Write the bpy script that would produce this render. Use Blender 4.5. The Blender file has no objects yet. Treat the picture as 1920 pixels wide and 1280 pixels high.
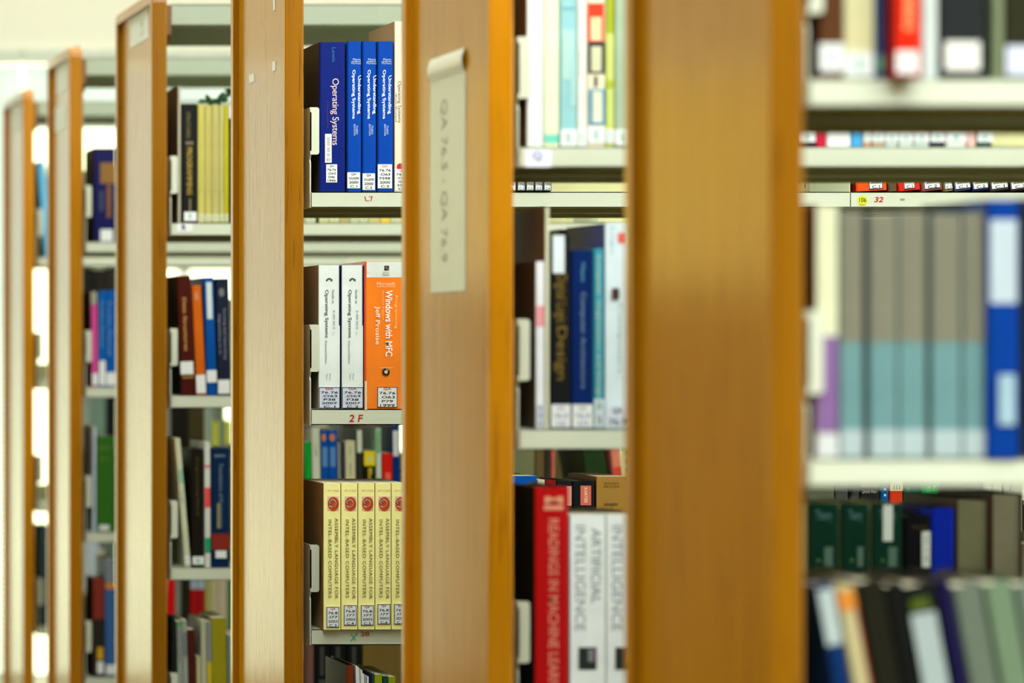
import bpy, bmesh, math, random
from mathutils import Vector
random.seed(7)
C = bpy.context.scene.collection
sc = bpy.context.scene

# ------------------------------------------------------------------ camera, world, lights, exposure
F, V, H = 6500.0, -676.0, 642.0        # focal length in pixels of the 1920 frame, vanishing point, horizon row
CZ = 1.30                              # camera height above the floor
cam_d = bpy.data.cameras.new('camera'); cam = bpy.data.objects.new('camera', cam_d); C.objects.link(cam)
cam.location = (0, 0, CZ); cam.rotation_euler = (math.radians(90), 0, 0)
cam_d.sensor_width = 36.0; cam_d.lens = F / 1920 * 36.0
cam_d.shift_x = (960 - V) / 1920.0; cam_d.shift_y = (H - 640) / 1920.0
cam_d.clip_start = 0.05
cam_d.dof.use_dof = True; cam_d.dof.focus_distance = 5.58
cam_d.dof.aperture_fstop = cam_d.lens / 1000.0 / 0.031     # a 31 mm wide aperture
sc.camera = cam
sc.view_settings.view_transform = 'Standard'; sc.view_settings.look = 'None'
sc.view_settings.gamma = 1.0; sc.view_settings.use_curve_mapping = False
sc.view_settings.exposure = 0.0
try: sc.cycles.use_denoising = True
except Exception: pass

def lin(c):
    return tuple(((v/255.0)/12.92 if v/255.0 <= 0.04045 else (((v/255.0)+0.055)/1.055)**2.4) for v in c[:3])

world = bpy.data.worlds.new('world'); sc.world = world; world.use_nodes = True
wn = world.node_tree; wb = wn.nodes['Background']
wtc = wn.nodes.new('ShaderNodeTexCoord'); wsp = wn.nodes.new('ShaderNodeSeparateXYZ'); wmr = wn.nodes.new('ShaderNodeMapRange')
wn.links.new(wtc.outputs['Generated'], wsp.inputs[0]); wn.links.new(wsp.outputs['Y'], wmr.inputs['Value'])
wmr.inputs['From Min'].default_value = -.35; wmr.inputs['From Max'].default_value = -.15      # dim hall behind, bright overcast sky elsewhere
wmr.inputs['To Min'].default_value = 0.15; wmr.inputs['To Max'].default_value = 3.7
wn.links.new(wmr.outputs['Result'], wb.inputs[1]); wb.inputs[0].default_value = (1.0, 0.99, 0.62, 1)

def area(name, loc, rot, sx, sy, radiance, col=(1, 1, 1)):
    d = bpy.data.lights.new(name, 'AREA'); d.shape = 'RECTANGLE'; d.size = sx; d.size_y = sy
    d.energy = radiance * math.pi * sx * sy * 1.0; d.color = col
    o = bpy.data.objects.new(name, d); C.objects.link(o); o.location = loc; o.rotation_euler = rot
    return o
# fluorescent rows on the ceiling, one above each aisle
for yy, pw in ((-1.0, 19), (0.1, 19), (1.2, 18), (1.95, 16), (2.85, 13.5), (4.0, 9.5), (5.4, 12), (6.8, 13), (8.4, 12), (10.7, 8.5)):
    area('ceiling_lamp', (2.3, yy, CZ+2.94), (0, 0, 0), 6.0, 0.45, pw, (0.96, 1.0, 1.0))

# ------------------------------------------------------------------ materials
MATS = {}
def mat(col, rough=0.45, spec=0.4, kind='plain', key=None, metallic=0.0, amp=0.06, scale=25.0):
    k = key or (tuple(col), rough, spec, kind)
    if k in MATS: return MATS[k]
    m = bpy.data.materials.new(kind); m.use_nodes = True; nt = m.node_tree; b = nt.nodes['Principled BSDF']
    c = lin(col)
    b.inputs['Roughness'].default_value = rough; b.inputs['Specular IOR Level'].default_value = spec
    b.inputs['Metallic'].default_value = metallic
    tc = nt.nodes.new('ShaderNodeTexCoord'); n = nt.nodes.new('ShaderNodeTexNoise'); n.inputs['Scale'].default_value = scale
    n.inputs['Detail'].default_value = 3
    rp = nt.nodes.new('ShaderNodeValToRGB')
    rp.color_ramp.elements[0].position = 0.3; rp.color_ramp.elements[1].position = 0.7
    rp.color_ramp.elements[0].color = (*[v*(1-amp) for v in c], 1); rp.color_ramp.elements[1].color = (*[min(1, v*(1+amp)) for v in c], 1)
    nt.links.new(tc.outputs['Object'], n.inputs['Vector']); nt.links.new(n.outputs['Fac'], rp.inputs['Fac'])
    nt.links.new(rp.outputs['Color'], b.inputs['Base Color'])
    MATS[k] = m
    return m

def wood(name, c1, c2, rough, gx=70.0, gz=1.6, bump=0.08, streak=None, spec=0.5, coat=0.0):
    m = bpy.data.materials.new(name); m.use_nodes = True; nt = m.node_tree; b = nt.nodes['Principled BSDF']
    tc = nt.nodes.new('ShaderNodeTexCoord'); mp = nt.nodes.new('ShaderNodeMapping'); mp.inputs['Scale'].default_value = (gx, gx, gz)
    n = nt.nodes.new('ShaderNodeTexNoise'); n.inputs['Scale'].default_value = 1.0; n.inputs['Detail'].default_value = 6; n.inputs['Roughness'].default_value = 0.6
    rp = nt.nodes.new('ShaderNodeValToRGB')
    rp.color_ramp.elements[0].position = 0.3; rp.color_ramp.elements[1].position = 0.72
    rp.color_ramp.elements[0].color = (*lin(c1), 1); rp.color_ramp.elements[1].color = (*lin(c2), 1)
    L = nt.links.new
    L(tc.outputs['Object'], mp.inputs['Vector']); L(mp.outputs['Vector'], n.inputs['Vector']); L(n.outputs['Fac'], rp.inputs['Fac'])
    out = rp.outputs['Color']
    if streak:
        mp2 = nt.nodes.new('ShaderNodeMapping'); mp2.inputs['Scale'].default_value = (200, 200, 9)
        n2 = nt.nodes.new('ShaderNodeTexNoise'); n2.inputs['Scale'].default_value = 1.0; n2.inputs['Detail'].default_value = 2
        r2 = nt.nodes.new('ShaderNodeValToRGB'); r2.color_ramp.elements[0].position = 0.62; r2.color_ramp.elements[1].position = 0.70
        r2.color_ramp.elements[0].color = (0, 0, 0, 1); r2.color_ramp.elements[1].color = (0.55, 0.55, 0.55, 1)
        mx = nt.nodes.new('ShaderNodeMixRGB'); mx.inputs['Color2'].default_value = (*lin(streak), 1)
        L(tc.outputs['Object'], mp2.inputs['Vector']); L(mp2.outputs['Vector'], n2.inputs['Vector']); L(n2.outputs['Fac'], r2.inputs['Fac'])
        L(r2.outputs['Color'], mx.inputs['Fac']); L(out, mx.inputs['Color1']); out = mx.outputs['Color']
    L(out, b.inputs['Base Color'])
    bp = nt.nodes.new('ShaderNodeBump'); bp.inputs['Strength'].default_value = bump; bp.inputs['Distance'].default_value = 0.002
    L(n.outputs['Fac'], bp.inputs['Height']); L(bp.outputs['Normal'], b.inputs['Normal'])
    b.inputs['Roughness'].default_value = rough; b.inputs['Specular IOR Level'].default_value = spec
    b.inputs['Coat Weight'].default_value = coat; b.inputs['Coat Roughness'].default_value = 0.25
    return m
VENEER = wood('beech veneer', (178, 120, 6), (196, 136, 12), 0.15, streak=(110, 66, 14), spec=0.45)
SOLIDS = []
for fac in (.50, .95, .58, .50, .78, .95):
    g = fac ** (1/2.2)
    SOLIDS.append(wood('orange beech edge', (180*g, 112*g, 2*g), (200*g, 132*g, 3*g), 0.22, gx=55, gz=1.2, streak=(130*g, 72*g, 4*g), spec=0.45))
METAL = mat((203, 210, 186), 0.45, 0.4, 'cream enamel', amp=0.02)
CANOPY = mat((160, 170, 146), 0.5, 0.3, 'grey-green enamel', amp=0.02)
UNDER_SHADE = mat((128, 118, 66), 0.6, 0.2, 'shaded shelf underside', amp=0.04)  # shade put into the colour of deck undersides and inner lips
METAL_OLD = mat((196, 192, 140), 0.5, 0.35, 'cream enamel post', amp=0.03)
PAPER = mat((222, 216, 184), 0.8, 0.1, 'page edges', amp=0.10, scale=300)
WHITE = mat((226, 230, 226), 0.6, 0.2, 'white paper', amp=0.02)
BLACK = mat((18, 18, 18), 0.6, 0.2, 'black ink', amp=0.02)
REDINK = mat((176, 40, 40), 0.6, 0.2, 'red ink', amp=0.02)
TEAL = mat((70, 176, 148), 0.6, 0.2, 'teal ink', amp=0.02)

# ------------------------------------------------------------------ mesh helpers
class MB:
    """collects polygons with material slots and links them as one mesh object"""
    def __init__(s): s.v = []; s.f = []; s.mi = []; s.mats = []
    def slot(s, m):
        if m not in s.mats: s.mats.append(m)
        return s.mats.index(m)
    def poly(s, pts, m):
        i = len(s.v); s.v += [tuple(p) for p in pts]; s.f.append(list(range(i, i+len(pts)))); s.mi.append(s.slot(m))
    def faces(s, verts, faces, m):
        i = len(s.v); s.v += [tuple(p) for p in verts]; k = s.slot(m)
        for f in faces: s.f.append([i+j for j in f]); s.mi.append(k)
    def box(s, a, b, m):
        x0, y0, z0 = a; x1, y1, z1 = b
        vs = [(x0,y0,z0),(x1,y0,z0),(x1,y1,z0),(x0,y1,z0),(x0,y0,z1),(x1,y0,z1),(x1,y1,z1),(x0,y1,z1)]
        s.faces(vs, [(0,3,2,1),(4,5,6,7),(0,1,5,4),(1,2,6,5),(2,3,7,6),(3,0,4,7)], m)
    def prism(s, pts, axis, a, b, m, capm=None):
        """closed outline of 2D points extruded along an axis from a to b"""
        def P(p, t):
            if axis == 'z': return (p[0], p[1], t)
            if axis == 'x': return (t, p[0], p[1])
            return (p[0], t, p[1])
        n = len(pts); vs = [P(p, a) for p in pts] + [P(p, b) for p in pts]
        fs = [(i, (i+1) % n, (i+1) % n + n, i+n) for i in range(n)]
        s.faces(vs, fs, m)
        s.faces(vs, [tuple(range(n-1, -1, -1)), tuple(range(n, 2*n))], capm or m)
    def build(s, name, parent=None, loc=None, bevel=0.0, smooth=False):
        me = bpy.data.meshes.new(name); me.from_pydata(s.v, [], s.f)
        for m in s.mats: me.materials.append(m)
        me.polygons.foreach_set('material_index', s.mi)
        bm = bmesh.new(); bm.from_mesh(me)
        if bevel or smooth: bmesh.ops.remove_doubles(bm, verts=bm.verts, dist=1e-6)
        if bevel or smooth: bmesh.ops.recalc_face_normals(bm, faces=bm.faces)
        bm.to_mesh(me); bm.free()
        o = bpy.data.objects.new(name, me); C.objects.link(o)
        if parent: o.parent = parent
        if loc: o.location = loc
        if bevel:
            b = o.modifiers.new('bevel', 'BEVEL'); b.width = bevel; b.segments = 2; b.limit_method = 'ANGLE'
        if smooth:
            for p in me.polygons: p.use_smooth = True
        return o

def empty(name, loc, label=None, cat=None, group=None):
    o = bpy.data.objects.new(name, None); C.objects.link(o); o.location = loc; o.empty_display_size = 0.05
    if label: o['label'] = label
    if cat: o['category'] = cat
    if group: o['group'] = group
    return o
def struct(o): o['kind'] = 'structure'; return o

TXT = {}
def glyphs(body, shear=0.0, bold=0.0, space=1.0):
    k = (body, shear, bold, space)
    if k in TXT: return TXT[k]
    cu = bpy.data.curves.new('text', 'FONT'); cu.body = body; cu.size = 1.0; cu.resolution_u = 3
    cu.shear = shear; cu.offset = bold; cu.space_character = space
    ob = bpy.data.objects.new('text', cu)
    me = ob.to_mesh()
    vs = [(v.co.x, v.co.y) for v in me.vertices]; fs = [tuple(p.vertices) for p in me.polygons]
    ob.to_mesh_clear(); bpy.data.objects.remove(ob); bpy.data.curves.remove(cu)
    if not vs: TXT[k] = ([], [], (0,0,1,1)); return TXT[k]
    xs = [v[0] for v in vs]; ys = [v[1] for v in vs]
    TXT[k] = (vs, fs, (min(xs), min(ys), max(xs), max(ys)))
    return TXT[k]

def put_text(mb, body, x0, x1, z0, z1, y, m, vertical=False, plane='front', **kw):
    """letters filling the rectangle x0..x1, z0..z1 on the plane y; vertical = read from top to bottom"""
    vs, fs, (a, b, c, d) = glyphs(body, **kw)
    if not vs: return
    out = []
    for (u, w) in vs:
        p = (u-a)/max(c-a, 1e-6); q = (w-b)/max(d-b, 1e-6)
        if vertical: X = x0+(x1-x0)*q; Z = z1-(z1-z0)*p
        else: X = x0+(x1-x0)*p; Z = z0+(z1-z0)*q
        out.append((X, y, Z))
    mb.faces(out, fs, m)

def ellipse(cx, cz, rx, rz, n=28, a0=0.0, a1=2*math.pi):
    return [(cx+rx*math.cos(a0+(a1-a0)*i/n), cz+rz*math.sin(a0+(a1-a0)*i/n)) for i in range(n)]

# ------------------------------------------------------------------ ranges (bookcases)
# front x (outer corner) and scale of panel front, rear x, scale at the shelf lips, X offsets
T = [2040.0, 1514.0, 1165.0, 924.0, 778.0, 660.0]
S = [2055.0, 1530.0, 1171.0, 928.0, 781.0, 668.0]
XF = [1443, 915, 533, 284, 130, 43]
XR = [1170, 752, 432, 216, 88, 5]
YL = [F/t for t in T]                     # lip plane
YF = [F/s for s in S]                     # end panel front plane
XP = [(XF[i]-V)/S[i] for i in range(6)]   # outer plane of the end panel
YB = [F*XP[i]/(XR[i]-V) for i in range(6)]
ROWS = {'A': .2425, 'B': -.107, 'C': -.4565, 'D': -.806, 'E': -1.13}
ROWZ = [dict(ROWS) for _ in range(6)]
ROWZ[2]['C'] = -.4612
UNIT = .866
LIP = .0255
SX = [(p-V)/t for p, t in ((1519, 2040), (975, 1514), (584.5, 1165), (322, 924), (162, 778), (72, 660))]
RN = ['nearest bookcase', 'second bookcase', 'third bookcase', 'fourth bookcase', 'fifth bookcase', 'farthest bookcase']
RW = {'A': 'upper shelf', 'B': 'middle shelf', 'C': 'lower shelf', 'D': 'bottom shelf'}

def frame_mesh(mb, X0, X1, Y0, Y1, Z0, Z1, w, r, m, face):
    def loop(y0, y1, z0, z1, rr, n=7):
        pts = [(y0, z0)]
        for i in range(n+1):
            a = math.pi - (math.pi/2)*i/n; pts.append((y0+rr+rr*math.cos(a), z1-rr+rr*math.sin(a)))
        for i in range(n+1):
            a = math.pi/2 - (math.pi/2)*i/n; pts.append((y1-rr+rr*math.cos(a), z1-rr+rr*math.sin(a)))
        pts.append((y1, z0)); return pts
    o = loop(Y0, Y1, Z0, Z1, r); i_ = loop(Y0+w, Y1-w, Z0+w, Z1-w, 0.002)
    n = len(o)
    for k in range(n):
        k2 = (k+1) % n
        a, b, c, d = o[k], o[k2], i_[k2], i_[k]
        mb.poly([(X0,)+a, (X0,)+b, (X0,)+c, (X0,)+d], face)
        mb.poly([(X1,)+a, (X1,)+d, (X1,)+c, (X1,)+b], m)
        mb.poly([(X0,)+a, (X1,)+a, (X1,)+b, (X0,)+b], m)
        mb.poly([(X0,)+d, (X0,)+c, (X1,)+c, (X1,)+d], m)

def bracket_mesh(mb, x, yl, z, m, sgn=1, flange=.0145):
    if flange < .01:
        mb.box((x-.0024, yl+.002, z-LIP), (x-.0008, yl+.19, z+sgn), m); return
    """end plate of a shelf: bent flange above, wavy neck, thin edge below (front at yl)"""
    y = yl
    prof = [(y+.004, z-LIP), (y+.004, z+.046), (y+.0075, z+.052), (y+.001, z+.060), (y, z+.066), (y, z+.128), (y+.006, z+.136),
            (y+.19, z+.136), (y+.20, z+.12), (y+.20, z-LIP)]
    mb.prism(prof, 'x', x-.0024, x-.0004, m)
    x0, x1 = x-.0024, x-.0024+flange
    r = .004
    pts = [(x0, z+.060), (x1-r, z+.060)] + [(x1-r+r*math.sin(a*math.pi/8), z+.060+r-r*math.cos(a*math.pi/8)) for a in range(1, 5)] + \
          [(x1-r+r*math.cos(a*math.pi/8), z+.136-r+r*math.sin(a*math.pi/8)) for a in range(0, 5)] + [(x0, z+.136)]
    mb.prism(pts, 'y', y, y+.0022, m)

SHELF = {}
BC = []
CASE_LABELS = [
 'nearest wooden-ended library bookcase, its broad blurred end panel right of centre',
 'second library bookcase, its wooden end panel carrying a long laminated paper sign',
 'sharply focused third bookcase, its end panel left of the blue operating systems books',
 'fourth bookcase with a small white card at the top of its wooden end',
 'fifth bookcase, its rounded wooden top in view and two cards below it',
 'farthest bookcase, narrow wooden end at the left edge before the bright window']
for i in range(6):
    X0 = XP[i]; yl = YL[i]; yf = YF[i]; yb = YB[i]; th = .0316
    root = empty('bookcase', (X0, (yf+yb)/2, 0), CASE_LABELS[i], 'bookcase', 'wooden-ended library bookcases in rows')
    root.location = (0, 0, 0); BC.append(root)
    ymid = (yl + (yb-.012))/2
    fm = MB(); frame_mesh(fm, X0, X0+th, yf, yb, 0.0, CZ+.710, .0225, .022, SOLIDS[i], VENEER)  # veneer colour on the outer frame faces stands in for their pale sheen
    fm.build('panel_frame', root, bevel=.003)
    vm = MB(); vm.box((X0+.011, yf+.018, .01), (X0+.0306, yb-.018, CZ+.69), VENEER); vm.build('end_panel', root)
    # canopy
    xe = SX[i] + 2*UNIT + .004
    zt, zb = CZ+.686, CZ+.643
    cm = MB()
    cm.box((SX[i], yl, zt-.002), (xe, yb-.012, zt), CANOPY)
    cm.box((SX[i], yl, zb), (xe, yl+.002, zt), CANOPY); cm.box((SX[i], yb-.014, zb), (xe, yb-.012, zt), CANOPY)
    cm.box((SX[i], yl, zb), (xe, yl+.02, zb+.002), CANOPY)
    cm.build('canopy', root)
    em = MB(); em.prism([(yl+.0, CZ+.685), (yl+.0, CZ+.625), (yl+.03, CZ+.605), (yb-.05, CZ+.605), (yb-.02, CZ+.62), (yb-.02, CZ+.685)], 'x', X0+th+.0005, SX[i]-.001, mat((120, 84, 44), .5, .3, 'brown canopy end'))
    em.build('canopy_bracket', root)
    # uprights
    for k in range(3):
        xc = SX[i] + k*(UNIT+.002) - .001
        hw = .024
        if k == 0: xc = X0+th+.016; hw = .015
        pm = MB(); pm.box((xc-hw, ymid-.012, 0), (xc+hw, ymid+.012, zt-.004), METAL_OLD)
        for q in range(78):
            zz = .06 + q*.0254
            pm.poly([(xc-.005, ymid-.0125, zz), (xc+.005, ymid-.0125, zz), (xc+.005, ymid-.0125, zz+.014), (xc-.005, ymid-.0125, zz+.014)], BLACK)
        pm.build('upright_post', root)
    # shelves, both sides
    for row in 'ABCDE':
        z = CZ + ROWZ[i][row]
        for u in range(2):
            xa = SX[i] + u*(UNIT+.002); xb = xa + UNIT
            for side in (0, 1):
                ya, yc = (yl, ymid-.014) if side == 0 else (ymid+.014, yb-.012)
                sm = MB()
                sm.box((xa, ya, z-.0015), (xb, yc, z), METAL)
                sm.box((xa, ya, z-LIP), (xb, ya+.0015, z), METAL); sm.box((xa, yc-.0015, z-LIP), (xb, yc, z), METAL)
                sm.box((xa, ya, z-LIP), (xb, ya+.012, z-LIP+.0015), METAL)
                sm.box((xa+.0005, ya+.0016, z-.0022), (xb-.0005, yc-.0016, z-.0016), UNDER_SHADE); sm.box((xa+.0005, yc-.0021, z-LIP+.0002), (xb-.0005, yc-.0016, z-.0023), UNDER_SHADE)
                yk = yc-.0015 if side == 0 else ya
                sm.box((xa, yk, z), (xb, yk+.0015, z+.045), METAL_OLD)
                o = sm.build('shelf', root)
                if side == 0:
                    SHELF[(i, row, u)] = o
                    bm_ = MB(); bracket_mesh(bm_, xa, ya, z, METAL, flange=.0145 if u == 0 else .0022, sgn=.012 if (i, row) == (3, 'C') else .11); bm_.build('shelf_bracket', o)
                else:
                    bm_ = MB(); prof = [(yc, z-LIP), (yc, z+.12), (yc-.006, z+.136), (yc-.19, z+.136), (yc-.2, z+.12), (yc-.2, z-LIP)]
                    bm_.prism(prof, 'x', xa-.0024, xa-.0004, METAL); bm_.build('shelf_bracket', o)

def wx(px, Y): return (px-V)*Y/F
def wz(py, Y): return CZ + (H-py)*Y/F

# markings on shelf lips: written on the lip plane, parts of the shelf
def lip_text(i, row, u, name, items):
    mb = MB(); Y = YL[i]
    for k, it in enumerate(items):
        y = Y - .0004*(k+1)
        if it[0] == 't': put_text(mb, it[1], wx(it[2], Y), wx(it[3], Y), wz(it[5], Y), wz(it[4], Y), y, it[6], **(it[7] if len(it) > 7 else {}))
        elif it[0] == 'r': mb.poly([(wx(it[1], Y), y, wz(it[4], Y)), (wx(it[2], Y), y, wz(it[4], Y)), (wx(it[2], Y), y, wz(it[3], Y)), (wx(it[1], Y), y, wz(it[3], Y))], it[5])
        elif it[0] == 'e': mb.poly([(p[0], y, p[1]) for p in ellipse(wx(it[1], Y), wz(it[2], Y), it[3]*Y/F, it[4]*Y/F)], it[5])
        elif it[0] == 'l':
            x0, y0, x1, y1, w = it[1:6]; L_ = math.hypot(x1-x0, y1-y0); nx, ny = -(y1-y0)/L_*w/2, (x1-x0)/L_*w/2
            q = [(x0+nx, y0+ny), (x1+nx, y1+ny), (x1-nx, y1-ny), (x0-nx, y0-ny)]
            mb.poly([(wx(a, Y), y, wz(b, Y)) for a, b in q], it[6])
    return mb.build(name, SHELF[(i, row, u)])
YEL = mat((214, 224, 40), .6, .2, 'yellow sticker', amp=.02); OR = mat((200, 120, 40), .6, .2, 'orange ink', amp=.02)
lip_text(2, 'A', 1, 'number_sticker', [('e', 1617, 376, 9.5, 9.5, YEL), ('t', '106', 1611, 1624, 370, 379, BLACK), ('t', 'files', 1612, 1622, 381, 384, OR)])
lip_text(2, 'A', 1, 'handwriting', [('t', '32', 1639, 1656, 369, 379, REDINK, dict(shear=.2, bold=.02)), ('r', 1688, 1696, 372, 375, mat((150, 150, 128), .6, .2, 'grey print'))])
lip_text(2, 'A', 0, 'handwriting', [('t', 'L7', 683, 699, 368, 377, REDINK, dict(shear=-.2))])
lip_text(2, 'B', 0, 'handwriting', [('t', '2 F', 654, 681, 777, 791, REDINK, dict(shear=.15, bold=.02))])
lip_text(2, 'C', 0, 'handwriting', [('l', 657, 1202, 671, 1186, 2.2, TEAL), ('l', 658, 1189, 667, 1200, 2.0, TEAL), ('t', '28', 676, 692, 1184, 1192, REDINK)])
lip_text(3, 'A', 0, 'shelf_label', [('r', 331, 361, 419, 434, WHITE), ('t', 'R', 341, 349, 421, 431, BLACK, dict(bold=.03))])
lip_text(1, 'A', 0, 'shelf_label', [('r', 984, 1034, 280, 313, mat((226, 230, 240), .5, .3, 'pale label')), ('t', 'Q', 999, 1016, 284, 302, mat((130, 140, 190), .6, .2, 'blue ink'), dict(bold=.03))])

# cards and signs on the end panels (in the plane X = const, facing the aisle)
def panel_sheet(i, name, x0, x1, zt, zb, m, lines=(), extra=None, ink=None):
    X = XP[i] + .0108
    y_far = F*X/(x0-V); y_near = F*X/(x1-V)
    mb = MB(); mb.box((X-.0008, y_near, CZ+zb), (X, y_far, CZ+zt), m)
    for (body, a, b, c, d, vert) in lines:       # fractions across (from far=0 to near=1) and down
        vs, fs, (ga, gb, gc, gd) = glyphs(body)
        out = []
        for (u, w) in vs:
            p = (u-ga)/(gc-ga); q = (w-gb)/(gd-gb)
            if vert: fx = a+(b-a)*q; fz = c+(d-c)*p
            else: fx = a+(b-a)*p; fz = d-(d-c)*q
            out.append((X-.0012, y_far+(y_near-y_far)*fx, CZ+zt+(zb-zt)*fz))
        mb.faces(out, fs, ink or BLACK)
    o = mb.build(name, BC[i]); return o
SHEET = mat((206, 210, 190), .3, .5, 'laminated paper', amp=.02); GREYINK = mat((168, 170, 152), .6, .2, 'faded ink', amp=.02)
panel_sheet(1, 'laminated_sign', 808, 873, .345, .066, SHEET, [('QA 76.5 - QA 76.9', .30, .50, .10, .86, True)], ink=GREYINK)
X = XP[1]+.0108; ya, yb_ = F*X/(808-V), F*X/(873-V)
mb = MB(); n = 8
for k in range(n):
    f0, f1 = k/n, (k+1)/n
    c0 = (X-.001-.004*math.sin(f0*math.pi), CZ+.345+.03*f0); c1 = (X-.001-.004*math.sin(f1*math.pi), CZ+.345+.03*f1)
    mb.poly([(c0[0], yb_, c0[1]), (c0[0], ya, c0[1]), (c1[0], ya, c1[1]), (c1[0], yb_, c1[1])], mat((232, 232, 214), .2, .6, 'curled plastic', amp=.02))
mb.build('curled_plastic_edge', BC[1], smooth=True)
panel_sheet(3, 'end_card', 245, 279, .684, .626, WHITE, [('QA 76', .55, .75, .2, .8, True)], ink=GREYINK)
panel_sheet(4, 'end_card', 107, 127, .684, .618, WHITE)
panel_sheet(4, 'end_card', 104, 124, .585, .527, WHITE)
panel_sheet(5, 'end_card', 24, 41, .684, .612, WHITE)
panel_sheet(2, 'tape_scrap', 468, 477, .4566, .4426, WHITE)
panel_sheet(2, 'tape_scrap', 511, 517, .462, .446, WHITE)
panel_sheet(2, 'tape_scrap', 513, 516, .572, .545, WHITE)

# ------------------------------------------------------------------ the room
FLOORM = mat((84, 68, 42), .35, .4, 'vinyl floor', amp=.08, scale=6)
WALLM = mat((238, 236, 214), .8, .2, 'painted wall', amp=.01, scale=3)
CEILM = mat((240, 240, 226), .9, .1, 'ceiling tiles', amp=.02, scale=8)
XL, XR_, YN, YW, ZT = -2.6, 6.2, -1.5, 12.5, CZ+3.0
m_ = MB(); m_.box((XL-.2, YN, -.1), (XR_+.2, YW+.2, 0), FLOORM); struct(m_.build('floor'))
m_ = MB(); m_.box((XL-.2, YN, ZT), (XR_+.2, YW+.2, ZT+.1), CEILM); struct(m_.build('ceiling'))
WX0, WX1, WZ0, WZ1 = -.65, 4.6, .06, CZ+1.055
m_ = MB()
m_.box((XL-.2, YW, 0), (WX0, YW+.2, CZ+.2), WALLM); m_.box((XL-.2, YW, WZ1), (WX0, YW+.2, ZT), WALLM); m_.box((XL-.2, YW, CZ+.2), (-2.4, YW+.2, WZ1), WALLM); m_.box((-.85, YW, CZ+.2), (WX0, YW+.2, WZ1), WALLM); m_.box((WX1, YW, 0), (XR_+.2, YW+.2, ZT), WALLM)
m_.box((WX0, YW, WZ1), (WX1, YW+.2, ZT), WALLM); m_.box((WX0, YW, 0), (WX1, YW+.2, WZ0), WALLM)
struct(m_.build('wall_far'))
m_ = MB(); m_.box((XR_, YN, 0), (XR_+.2, YW, ZT), WALLM); struct(m_.build('wall_right'))
PANELW = wood('added dark panelling', (96, 62, 26), (112, 76, 34), 0.5, gx=14, gz=.6)  # dark panelling invented to cut side light on the end panels
m_ = MB(); m_.box((XL-.2, YN, 0), (XL, YW, .8), PANELW); m_.box((XL-.2, YN, CZ+1.25), (XL, YW, ZT), PANELW)
m_.box((XL-.2, YN, .8), (XL, 5.0, CZ+1.25), PANELW); m_.box((XL-.2, 11.6, .8), (XL, YW, CZ+1.25), PANELW); struct(m_.build('wall_left'))
m_ = MB(); m_.box((XL, YW-.03, 0), (WX0-.02, YW-.001, CZ+.185), PANELW); struct(m_.build('added_trim_1'))  # unseen trim added as a dark reflection for the end panels
# window frames and glass
FR = mat((232, 234, 222), .4, .4, 'white window frame', amp=.01)
def glass():
    m = bpy.data.materials.new('window glass'); m.use_nodes = True; nt = m.node_tree
    for n in list(nt.nodes):
        if n.type != 'OUTPUT_MATERIAL': nt.nodes.remove(n)
    out = [n for n in nt.nodes if n.type == 'OUTPUT_MATERIAL'][0]
    a = nt.nodes.new('ShaderNodeBsdfTransparent'); a.inputs[0].default_value = (.95, .98, .96, 1)
    g = nt.nodes.new('ShaderNodeBsdfGlossy'); g.inputs['Roughness'].default_value = .03
    mx = nt.nodes.new('ShaderNodeMixShader'); mx.inputs[0].default_value = .05
    nt.links.new(a.outputs[0], mx.inputs[1]); nt.links.new(g.outputs[0], mx.inputs[2]); nt.links.new(mx.outputs[0], out.inputs[0])
    return m
GL = glass()
m_ = MB(); nb = 6
for k in range(nb+1):
    xx = WX0 + (WX1-WX0)*k/nb; m_.box((xx-.02, YW+.06, WZ0), (xx+.02, YW+.11, WZ1), FR)
m_.box((WX0, YW+.06, WZ1-.04), (WX1, YW+.11, WZ1), FR); m_.box((WX0, YW+.06, WZ0), (WX1, YW+.11, WZ0+.04), FR)
w1 = struct(m_.build('window_1'))
m_ = MB(); m_.box((WX0, YW+.08, WZ0), (WX1, YW+.086, WZ1), GL); m_.build('window_pane', w1)
m_ = MB()
for xx in (-2.38, -1.625, -.87): m_.box((xx-.02, YW+.06, CZ+.2), (xx+.02, YW+.11, WZ1), FR)
m_.box((-2.4, YW+.06, CZ+.2), (-.85, YW+.11, CZ+.24), FR); m_.box((-2.4, YW+.06, WZ1-.04), (-.85, YW+.11, WZ1), FR)
w3 = struct(m_.build('window_2'))
m_ = MB(); m_.box((-2.4, YW+.08, CZ+.2), (-.85, YW+.086, WZ1), GL); m_.build('window_pane', w3)
m_ = MB()
for k in range(6):
    yy = 5.0 + 6.6*k/5; m_.box((XL-.12, yy-.02, .8), (XL-.07, yy+.02, CZ+1.25), FR)
m_.box((XL-.12, 5.0, .8), (XL-.07, 11.6, .84), FR); m_.box((XL-.12, 5.0, CZ+1.21), (XL-.07, 11.6, CZ+1.25), FR)
w3 = struct(m_.build('added_side_window'))  # unseen side windows, added to light the aisle-facing panels and cards
m_ = MB(); m_.box((XL-.10, 5.0, .8), (XL-.094, 11.6, CZ+1.25), GL); m_.build('window_pane', w3)
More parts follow.
